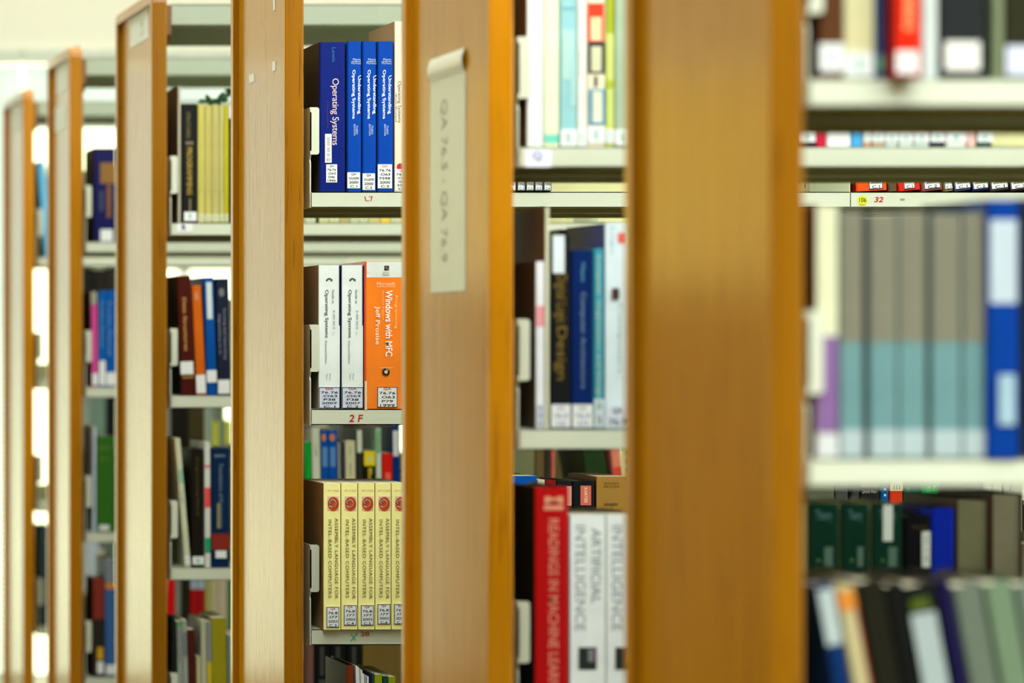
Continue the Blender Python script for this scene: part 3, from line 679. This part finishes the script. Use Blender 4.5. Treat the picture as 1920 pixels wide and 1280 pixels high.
# second bookcase, lower shelf right of nearest end
for q, (a, b) in enumerate(((1515, 1573), (1577, 1630), (1635, 1693))):
    book(1, 'C', a, b, 944, (12, 48, 34), ['dark green bound volume at the nearest wooden end', 'dark green bound volume, middle of three', 'dark green bound volume with white tape at the top'][q], side=(150, 166, 130), group='three dark green bound volumes', rough=.3,
         prints=[('h', 'Theory', a+14, b-14, 956, 980, (80, 130, 130)), ('r', a+30, b-12, 1025, 1062, (80, 110, 96)), ('h', 'A', a+15, a+24, 1046, 1054, (100, 140, 90))] + ([('r', 1655, 1673, 946, 1014, (206, 216, 206))] if q == 2 else []), d=.2, dy=.004)
book(1, 'C', 1695, 1745, 967, (12, 12, 16), 'black volume with white upright label', d=.15, prints=[('h', 'VLSI', 1708, 1736, 985, 990, (90, 76, 20)), ('r', 1728, 1744, 996, 1063, (206, 216, 208)), ('v', 'III I II', 1733, 1739, 1005, 1050, (110, 120, 120))])
book(1, 'C', 1746, 1790, 953, (4, 36, 160), 'royal blue volume', d=.19)
for (a, b, t_, c, nm) in ((1792, 1856, 935, (110, 110, 80), 'brown-boarded volume turned spine-in, beside the royal blue'), (1858, 1918, 925, (120, 118, 94), 'brown-boarded volume turned spine-in, at the frame edge')):
    book(1, 'C', a, b, t_, (60, 40, 30), nm, pages=c, reverse=True, dy=.004)
# ---- nearest bookcase, upper shelf
book(0, 'A', 1535, 1582, -330, (84, 52, 26), 'brown book with white label', side=(20, 18, 16), label=(1536, 1582, 82, 134), lines=[TI])
book(0, 'A', 1583, 1640, -300, (202, 198, 150), 'cream book with white label', label=(1584, 1636, 98, 144), lines=[TI], hard=False)
book(0, 'A', 1641, 1658, -310, (24, 66, 110), 'thin navy book left of the red one', hard=False, prints=[('r', 1641, 1658, 104, 134, (90, 150, 130))])
book(0, 'A', 1678, 1728, -320, (206, 34, 10), 'red book with cream lettering, overhanging the shelf', side=(130, 16, 14), dy=-.022,
     prints=[('v', 'COMPUTER NETWORKS', 1695, 1712, -280, 57, (226, 170, 110), dict(bold=.02))], label=(1680, 1720, 96, 138), lines=[TI])
book(0, 'A', 1729, 1758, -300, (196, 208, 202), 'pale grey-white book right of the red', hard=False)
book(0, 'A', 1761, 1848, -290, (34, 38, 38), 'wide black volume with square white label', label=(1771, 1836, 78, 132), lab_col=(226, 226, 216))
book(0, 'A', 1863, 1882, -310, (116, 128, 96), 'thin grey-green book', hard=False)
book(0, 'A', 1884, 1960, -300, (40, 40, 24), 'black-olive volume at the right frame edge', label=(1885, 1940, 86, 142), lab_col=(200, 206, 220))
# nearest bookcase, middle shelf
book(0, 'B', 1530, 1572, 385, (204, 208, 172), 'cream and purple book against the shelf bracket', side=(90, 34, 10), hard=False, prints=[('r', 1530, 1572, 630, 812, (124, 92, 142))], label=(1531, 1571, 815, 857), lab_col=(200, 206, 204))
for q, (a, b) in enumerate(((1575, 1619), (1630, 1683), (1685, 1737), (1746, 1802), (1805, 1847))):
    book(0, 'B', a, b, 396 + (q*3) % 5, (100, 138, 138), '', full=True, side=(84, 98, 96), hard=False, group='five grey and teal volumes of one set',
         prints=[('r', a, b, 396, 640, (116, 115, 96)), ('r', a+8, a+12, 420, 620, (104, 104, 88))], label=(a+1, b-1, 806, 856), lab_col=(164, 182, 182))['label'] = \
        ['grey and teal volume next to the purple book, blurred middle shelf', 'grey and teal volume, second of the blurred set of five', 'grey and teal volume, middle of the blurred set of five',
         'grey and teal volume, fourth of the blurred set of five', 'grey and teal volume beside the blue binder, blurred middle shelf'][q]
book(0, 'B', 1852, 1912, 374, (0, 54, 136), 'blue binder with white spine cards', cat='binder', name='binder', dy=-.004, prints=[('r', 1856, 1906, 412, 568, (176, 192, 198)), ('rs', 1871, 1901, 702, 796, (150, 180, 190))])
book(0, 'B', 1914, 1980, 372, (30, 34, 34), 'black binder at the right frame edge', cat='binder', name='binder')
# nearest bookcase, lower shelf (leaning)
lean = [(1614, 1648, 1530, 1098, (6, 42, 92), 'navy leaning book with white top card', [('r', 1616, 1646, 1100, 1205, (168, 184, 181))]),
        (1652, 1688, 1566, 1102, (179, 171, 126), 'cream leaning book with orange top and red edge', [('r', 1652, 1688, 1102, 1140, (198, 126, 42)), ('r', 1682, 1688, 1140, 1400, (151, 33, 25))]),
        (1692, 1742, 1604, 1092, (28, 28, 18), 'dark olive leaning book right of the cream one', []),
        (1744, 1780, 1656, 1098, (16, 18, 16), 'black leaning book left of the white-fronted one', []),
        (1782, 1838, 1690, 1100, (20, 23, 20), 'black leaning book with big white card and green patch', [('r', 1786, 1822, 1118, 1140, (67, 84, 8)), ('r', 1782, 1830, 1146, 1420, (156, 171, 168))]),
        (1840, 1868, 1744, 1090, (21, 18, 58), 'dark purple-navy leaning book', []),
        (1872, 1926, 1790, 1100, (97, 109, 94), 'grey-green leaning volume, first of three', []),
        (1930, 1984, 1850, 1096, (105, 127, 99), 'grey-green leaning volume, second of three', []),
        (1988, 2040, 1908, 1098, (97, 114, 99), 'grey-green leaning volume at the frame edge', [])]
for (a, b, t_, y_, c, nm, pr) in lean:
    book(0, 'C', a, b, y_, c, nm, xt=a-86, prints=pr, hard=True, d=.17)
# ---- fourth bookcase, upper shelf
book(3, 'A', 333.5, 339, 161, (176, 172, 150), 'tall thin grey booklet at the bracket', side=(90, 70, 48), hard=False, d=.2, cat='booklet')
book(3, 'A', 340, 370, 195, (22, 24, 20), 'black book with gold lettering', label=(345, 368, 397, 414), lines=[TI], prints=[('v', 'STRUCTURED', 350, 356, 210, 259, (130, 116, 60)), ('r', 348, 362, 265, 271, (110, 100, 70)), ('v', 'PROGRAMMING', 350, 360, 276, 365, (150, 122, 40), dict(bold=.04)), ('r', 354, 358, 372, 396, (110, 100, 60))])
for q, (a, b, c) in enumerate(((371, 384, (190, 182, 92)), (384.5, 397, (186, 176, 96)), (397.5, 411, (180, 172, 102)), (411.5, 420.5, (184, 178, 106)))):
    book(3, 'A', a, b, 196+q % 2*2, c, ['pale yellow volume touching the black gold-lettered book', 'pale yellow volume, second of the four', 'pale yellow volume, third of the four', 'pale yellow volume touching the bright yellow one'][q],
         hard=False, prints=[('v', 'Lecture Notes in Computing', a+4.5, a+8, 230, 360, (130, 124, 50))], label=(a, b, 401, 415), lab_col=(206, 206, 160), lines=[TI], group='four pale yellow volumes')
book(3, 'A', 421, 428.5, 197, (186, 176, 20), 'narrow bright yellow book', hard=False, label=(421, 428, 401, 415), lab_col=(206, 206, 160), lines=[TI])
book(3, 'A', 429, 452, 196, (28, 28, 26), 'black book with white head label', prints=[('r', 429, 436, 196, 222, (220, 226, 230))])
for q, (a, b, c, nm) in enumerate(((573, 592, (206, 208, 190), 'off-white book over the blue ones'), (592.5, 597.5, (30, 36, 28), 'very thin black booklet'), (598, 616, (214, 208, 130), 'yellowish book right of the black booklet'), (616.5, 636, (206, 200, 140), 'pale book with teal scrawl'),
                              (636.5, 656, (170, 160, 110), 'khaki book'), (656.5, 673, (196, 206, 160), 'pale green book, left of two'), (673.5, 690, (200, 206, 168), 'pale green book, right of two'), (690.5, 713, (190, 180, 120), 'sandy book'), (713.5, 732, (220, 190, 80), 'mustard book'), (732.5, 748, (206, 206, 170), 'pale book with square teal label'))):
    book(3, 'A', a, b, 200+q % 3*3, c, nm + ' seen underneath', hard=False, label=(a+1, b-1, 402, 415) if q in (0, 2, 3, 5, 6, 9) else None, lab_col=(200, 206, 160), lines=[TI])
# fourth bookcase, middle shelf
book(3, 'B', 340, 366.5, 517, (70, 20, 12), 'maroon book with gold lettering', xt=331, side=(14, 10, 8), label=(340, 364, 678, 702), prints=[('v', 'Data Structures', 349, 356, 558, 658, (176, 130, 60), dict(bold=.03)), ('rs', 343, 364, 706, 709, (170, 130, 60))])
book(3, 'B', 368.5, 387, 535, (200, 96, 18), 'burnt orange book', xt=359, label=(368.5, 386, 703, 737), prints=[('e', 377, 555, 4, 8, (190, 130, 80))])
book(3, 'B', 388, 407.5, 520, (4, 74, 150), 'blue book with white tape', xt=381, label=(388.5, 407, 694, 717), prints=[('r', 393, 403, 529, 598, (206, 216, 210))])
book(3, 'B', 408.5, 434, 522, (28, 34, 52), 'navy book with grey lettering', xt=404, label=(409, 431, 712, 738), prints=[('v', 'Algorithms in C', 411, 416, 588, 664, (150, 156, 170)), ('v', 'Sorting and Searching', 421, 426, 578, 674, (150, 156, 170)), ('e', 419, 548, 5, 8, (110, 116, 124))])
# fourth bookcase, lower shelf
book(3, 'C', 347, 358, 822, (196, 200, 168), 'thin white leaning book', xt=327, hard=False, prints=[('r', 347, 358, 880, 905, (140, 180, 150)), ('v', 'Logo', 350, 354, 922, 944, (80, 90, 80))], label=(347, 358, 1042, 1058), lines=[TI])
book(3, 'C', 360, 383, 842, (26, 22, 14), 'black book with dim gold lettering', xt=358, label=(361, 382, 1043, 1058), lines=[('RA', TEAL)], prints=[('v', 'Programming Pascal', 369, 373, 858, 966, (110, 96, 40))])
book(3, 'C', 384, 395, 828, (204, 208, 196), 'white book with red and green bands', xt=383, hard=False, prints=[('r', 384, 395, 872, 876, (200, 90, 80)), ('r', 384, 395, 914, 951, (220, 72, 66)), ('r', 384, 395, 1008, 1036, (20, 150, 96))])
book(3, 'C', 396, 431, 840, (6, 36, 70), 'navy book with red-brown band', label=(404, 424, 1032, 1046), prints=[('h', 'SMITH', 402, 421, 852, 857, (150, 170, 180)), ('v', 'Foundations of Programming', 408, 418, 870, 990, (96, 112, 124), dict(bold=.02)), ('r', 407, 412, 943, 990, (140, 130, 84)), ('r', 397, 430, 1000, 1030, (130, 34, 16))])
for (a, b, xt_, t_, c, nm, pr) in (
    (576, 588, 571.5, 828, (10, 150, 48), 'bright green book', ()),
    (588.5, 604, 584, 803, (196, 200, 176), 'tall off-white book', [('v', 'LISP', 594, 598, 834, 856, (110, 110, 100))]),
    (604.5, 618, 602, 806, (4, 74, 160), 'blue book with orange oval, left of the pair', [('e', 609, 820, 4, 7, (190, 120, 60)), ('r', 606, 616, 838, 875, (80, 130, 180))]),
    (618.5, 634.5, 616, 806, (4, 74, 160), 'blue book with orange oval, right of the pair', [('e', 625, 820, 5, 7, (190, 120, 60)), ('r', 621, 631, 838, 875, (80, 130, 180))]),
    (636, 641, 633, 830, (150, 146, 136), 'very thin grey booklet', ()),
    (641.5, 648.5, 638, 828, (50, 52, 56), 'thin charcoal book', ()),
    (650, 669, 647, 826, (196, 194, 154), 'cream book with grey lettering', [('v', 'Ada', 657, 661, 838, 852, (120, 120, 90)), ('v', 'PROLOG', 657, 661, 870, 890, (120, 120, 90))]),
    (671, 682, 668, 803, (44, 46, 36), 'dark olive book with long white tape', [('r', 672, 681, 806, 848, (196, 206, 184))]),
    (683, 705, 682, 845, (24, 22, 14), 'black book with yellow head block', [('r', 683, 705, 845, 873, (222, 200, 20)), ('r', 691, 698, 857, 864, (190, 190, 160)), ('v', 'BASIC', 691, 698, 877, 950, (190, 166, 30), dict(bold=.05))]),
    (706.5, 717, 704, 802, (150, 190, 150), 'green and white patterned book', [('r', 708, 716, 850, 895, (190, 206, 190)), ('v', 'MODULA', 708, 715, 810, 848, (60, 120, 80))]),
    (718, 737.5, 716, 849, (200, 26, 16), 'bright red short book', [('r', 724, 734, 886, 905, (220, 90, 60))]),
    (738.5, 752, 736, 798, (4, 44, 110), 'navy book with white tape', [('r', 739, 749, 807, 855, (200, 206, 206))])):
    book(3, 'C', a, b, t_, c, nm, xt=xt_, prints=pr, hard=False, d=.15)
for (a, b, xt_, t_, c, nm) in ((958, 1003, None, 812, (116, 120, 84), 'broad grey-olive volume'), (1003.5, 1021, None, 806, (100, 84, 50), 'brown book right of the grey-olive volume'), (1021.5, 1033, None, 814, (50, 50, 36), 'narrow dark book beside the pink one'),
                          (1033.5, 1041, None, 816, (200, 96, 84), 'thin pink-red book'), (1126, 1166, 1086, 808, (36, 60, 30), 'dark green leaning book'), (1169, 1187, 1141, 814, (226, 130, 106), 'salmon book with red base')):
    book(3, 'C', a, b, t_, c, nm, xt=xt_, prints=[('r', a, b, 875, 905, (214, 70, 50))] if c[0] == 226 else ())
# fourth bookcase, bottom shelf
book(3, 'D', 322, 329, 1158, (24, 34, 22), 'dark green book at the bracket', hard=True)
for (a, b, xt_, t_, c, nm, pr) in (
    (335, 345, 331, 1165, (140, 152, 140), 'grey-white slim book with green head', [('r', 334, 345, 1160, 1174, (70, 150, 80)), ('v', 'FORTRAN', 337, 341, 1180, 1240, (90, 96, 90))]),
    (345.5, 355, 341, 1162, (150, 156, 144), 'grey-white slim book with green edge', [('r', 346, 354, 1185, 1230, (110, 120, 116))]),
    (356, 369, 352, 1180, (72, 26, 20), 'maroon book on the left', ()),
    (369.5, 378, 368, 1231, (180, 174, 128), 'short cream book', ()),
    (379, 389, 376, 1162, (176, 180, 150), 'slim off-white book right of the short cream one', ()),
    (389.5, 400, 386, 1165, (130, 134, 128), 'slim grey book with yellow foot', [('r', 389, 400, 1240, 1300, (190, 176, 24))]),
    (401, 429, 396, 1158, (150, 142, 26), 'thick olive-yellow book', ()),
    (430, 444, 427, 1190, (120, 150, 156), 'pale blue book behind the third wooden end', ())):
    book(3, 'D', a, b, t_, c, nm, xt=xt_, prints=pr, hard=False, d=.16)
book(3, 'D', 575, 588.5, 1205, (120, 84, 76), 'mauve-brown book left of the binders')
for q, (a, b) in enumerate(((590, 618), (620, 648), (650, 678))):
    book(3, 'D', a, b, 1196, (20, 20, 24), ['black binder with painted grey shine, left of three', 'black binder with painted grey shine, middle of three', 'black binder with painted grey shine, right of three'][q], cat='binder', name='binder',
         group='three black binders', prints=[('r', a+10, a+17, 1212, 1266, (64, 68, 62)), ('r', a+8, a+20, 1274, 1284, (70, 74, 68))])  # upright grey strip is a shine painted on the black spine
book(3, 'D', 680, 754, 1190, (120, 100, 50), 'broad plain brown box file', cat='box file', name='box_file', hard=False)
# ---- fifth bookcase
book(4, 'A', 176, 217, 277, (22, 24, 78), 'thick navy book with gold emblem', side=(20, 18, 16), label=(188, 211, 430, 452), prints=[('r', 188, 217, 305, 344, (130, 92, 34)), ('r', 200, 208, 346, 408, (120, 78, 30)), ('r', 187, 193, 358, 396, (60, 64, 86))])
book(4, 'B', 172, 184, 547, (206, 76, 146), 'pink book with patterned top', xt=170, side=(30, 20, 20), hard=False, prints=[('r', 172, 184, 546, 570, (150, 156, 130))], label=(173, 184, 700, 722))
book(4, 'B', 185, 198, 546, (4, 92, 170), 'blue book beside the pink one', hard=False, prints=[('v', 'Turbo Pascal', 188, 193, 562, 650, (120, 160, 190))], label=(186, 197, 676, 722))
book(4, 'B', 198.5, 218, 544, (4, 84, 165), 'blue book beside the fourth wooden end', hard=False, prints=[('v', 'Turbo Pascal', 202, 208, 562, 665, (120, 160, 190))], label=(199, 216, 698, 722))
book(4, 'C', 181, 216, 818, (50, 104, 30), 'thick green book', side=(16, 20, 12), label=(186, 204, 984, 994), prints=[('h', 'BASIC', 186, 208, 835, 843, (100, 130, 40)), ('h', 'II', 190, 204, 856, 864, (90, 124, 40))])
book(4, 'C', 174, 180, 800, (190, 204, 220), 'thin pale blue booklet', hard=False, cat='booklet')
book(4, 'C', 320, 352, 752, (30, 28, 22), 'black volume seen above the leaning white book'); book(4, 'C', 353, 384, 756, (66, 60, 34), 'dark khaki volume left of the gap')
book(4, 'D', 174, 196, 1083, (130, 50, 36), 'dark red book with yellow foot', side=(16, 14, 14), d=.13, label=(182, 194, 1240, 1262), prints=[('r', 174, 196, 1160, 1269, (30, 28, 20)), ('r', 182, 193, 1213, 1236, (206, 160, 20))])
book(4, 'D', 197, 217, 1048, (56, 96, 150), 'blue book with orange band', label=(199, 216, 1246, 1264), prints=[('r', 197, 217, 1048, 1090, (120, 130, 140)), ('r', 197, 217, 1092, 1104, (206, 130, 50))], hard=False)
for (a, b, t_, c, nm, pr) in ((314, 328, 1084, (222, 20, 10), 'bright red book', ()), (328.5, 339, 1078, (130, 140, 130), 'grey book right of the bright red', ()), (340, 355, 1072, (38, 40, 22), 'black-olive book', ()),
    (357, 370, 1076, (176, 24, 26), 'red book with pale blue top, left of the pair', [('r', 357, 370, 1076, 1104, (170, 190, 210))]), (370.5, 384, 1076, (170, 24, 26), 'red book with pale blue top, right of the pair', [('r', 370, 384, 1076, 1104, (170, 190, 210))]),
    (385, 394, 1074, (176, 180, 100), 'slim yellow-green book', ()), (394.5, 409, 1076, (196, 190, 150), 'cream book, left of the pair', ()), (409.5, 426, 1074, (206, 190, 164), 'cream book, right of the pair', ()), (427, 440, 1076, (60, 130, 90), 'green book behind the third wooden end', ())):
    book(4, 'D', a, b, t_, c, nm, prints=pr, hard=False)
# ---- farthest bookcase
book(5, 'A', 84, 98, 302, (96, 180, 220), 'sky-blue leaning book', xt=70, hard=False, side=(20, 40, 30))
book(5, 'A', 99, 118, 306, (206, 206, 200), 'white book beside the sky-blue one', hard=False)
book(5, 'D', 75, 92, 985, (50, 76, 80), 'tall slate-teal volume')
for (a, b, t_, c, nm) in ((386, 398, 752, (130, 150, 130), 'grey-green book on the right'), (399, 410, 790, (190, 190, 60), 'yellow book between grey-green ones'), (411, 422, 754, (110, 130, 110), 'darker grey-green book'), (423, 436, 788, (200, 196, 70), 'yellow book at the third wooden end'),
                         (168, 198, 742, (110, 136, 120), 'broad grey-green box'), (199, 219, 742, (26, 30, 28), 'black book beside the grey-green box')):
    book(5, 'C', a, b, t_, c, nm)

# unseen volumes added on the far side of bookcases to darken the gaps
rear_src = []
for q, c in enumerate(((70, 40, 30), (34, 50, 60), (60, 60, 40), (90, 80, 60), (40, 34, 40))):
    h = (.186, .194, .19, .2, .18)[q]; w = .077; dd = .165
    root = empty('filler_volume', (0, 0, 0), 'added dark volume on the far side of a bookcase, darkening the gaps', 'book', 'filler volumes facing the next aisle')
    mb = MB(); pts = [(x, dd-y) for x, y in spine_poly(w, dd, .0022, .0035, True)][::-1]
    mb.prism(pts, 'z', 0, h, mat(c, .4, .18, 'cloth cover')); cv = mb.build('cover', root)
    mb = MB(); mb.box((.0023, .004, .003), (w-.0023, dd-.0024, h-.003), PAPER); pg = mb.build('pages', root)
    rear_src.append((root, cv, pg))
used = set(); rr = random.Random(5)
for i in range(5):
    for u in ((0, 1) if i in (1, 2) else (0,)):
        for row in 'ABCD':
            if (i, row) == (1, 'B'): continue
            for k in range(11):
                q = rr.randrange(5); src = rear_src[q]
                if q in used:
                    root = src[0].copy(); C.objects.link(root)
                    for part in src[1:]:
                        c_ = part.copy(); C.objects.link(c_); c_.parent = root
                else: root = src[0]; used.add(q)
                root.location = (SX[i] + u*(UNIT+.002) + .008 + k*.0776, YB[i]-.014-.168, CZ+ROWZ[i][row]+.0004)

for (a, b, t_, c, nm) in ((560, 586, 800, (150, 134, 110), 'tan volume above the bright green book'), (587, 611, 782, (170, 170, 150), 'pale grey volume above the off-white book'), (641, 662, 784, (70, 52, 44), 'brown volume behind the cream book'),
                          (663, 684, 780, (84, 66, 50), 'olive-brown volume behind the white tape'), (685, 706, 782, (120, 90, 84), 'dusty pink-brown volume above the yellow block'), (707, 728, 780, (56, 60, 44), 'dark moss volume above the red book'), (729, 752, 778, (24, 24, 26), 'black volume above the short red book'),
                          (960, 1003, 778, (90, 94, 70), 'grey-olive volume behind the broad one')):
    book(4, 'C', a, b, t_, c, nm)
for (a, b, t_, c, nm) in ((152, 176, 503, (24, 24, 20), 'broad black volume, left of the dark pair'), (177, 200, 505, (34, 30, 24), 'broad black volume, right of the dark pair'), (201, 222, 504, (40, 38, 30), 'black-brown volume behind the fourth wooden end')):
    book(5, 'B', a, b, t_, c, nm)
for (a, b, t_, c, nm) in ((164, 184, 1008, (190, 206, 220), 'pale blue volume'), (185, 195, 1030, (206, 200, 170), 'cream volume right of the pale blue'), (196, 218, 1010, (100, 116, 104), 'grey-green volume right of the cream')):
    book(5, 'D', a, b, t_, c, nm, hard=False)

# leafy sprig lying over the yellow volumes of the fourth bookcase
GRN = mat((28, 66, 30), .4, .4, 'leaf'); YY = YL[3]+.06
sp = empty('artificial_ivy_sprig', (wx(400, YY), YY, wz(196, YY)), 'dark green leafy sprig lying on top of the pale yellow volumes', 'plant')
sp.location = (0, 0, 0)
mb = MB(); pts = [(372, 192), (386, 190), (400, 193), (412, 188), (424, 178), (432, 170)]
for (a, b) in zip(pts, pts[1:]):
    p, q = Vector((wx(a[0], YY), YY, wz(a[1], YY))), Vector((wx(b[0], YY), YY, wz(b[1], YY)))
    mb.box((p.x, YY-.001, min(p.z, q.z)-.001), (q.x, YY+.001, max(p.z, q.z)+.001), GRN)
mb.build('stem', sp)
for k, (px, py) in enumerate(((380, 190), (390, 186), (398, 192), (406, 190), (412, 184), (418, 188), (421, 180), (427, 178), (430, 172), (409, 196))):
    c = Vector((wx(px, YY), YY-.004*(k % 3), wz(py, YY))); a = k*1.9; w = .011
    u = Vector((math.cos(a), .3*math.sin(k), math.sin(a)*.8)).normalized(); v = Vector((-math.sin(a), .6, math.cos(a))).normalized()
    mb = MB(); mb.poly([c-u*w, c-u*w*.3+v*w*.6+Vector((0, -.002, 0)), c+u*w*.5+v*w*.45, c+u*w*1.1, c+u*w*.5-v*w*.45, c-u*w*.3-v*w*.6+Vector((0, -.002, 0))], GRN); mb.build('leaf', sp)
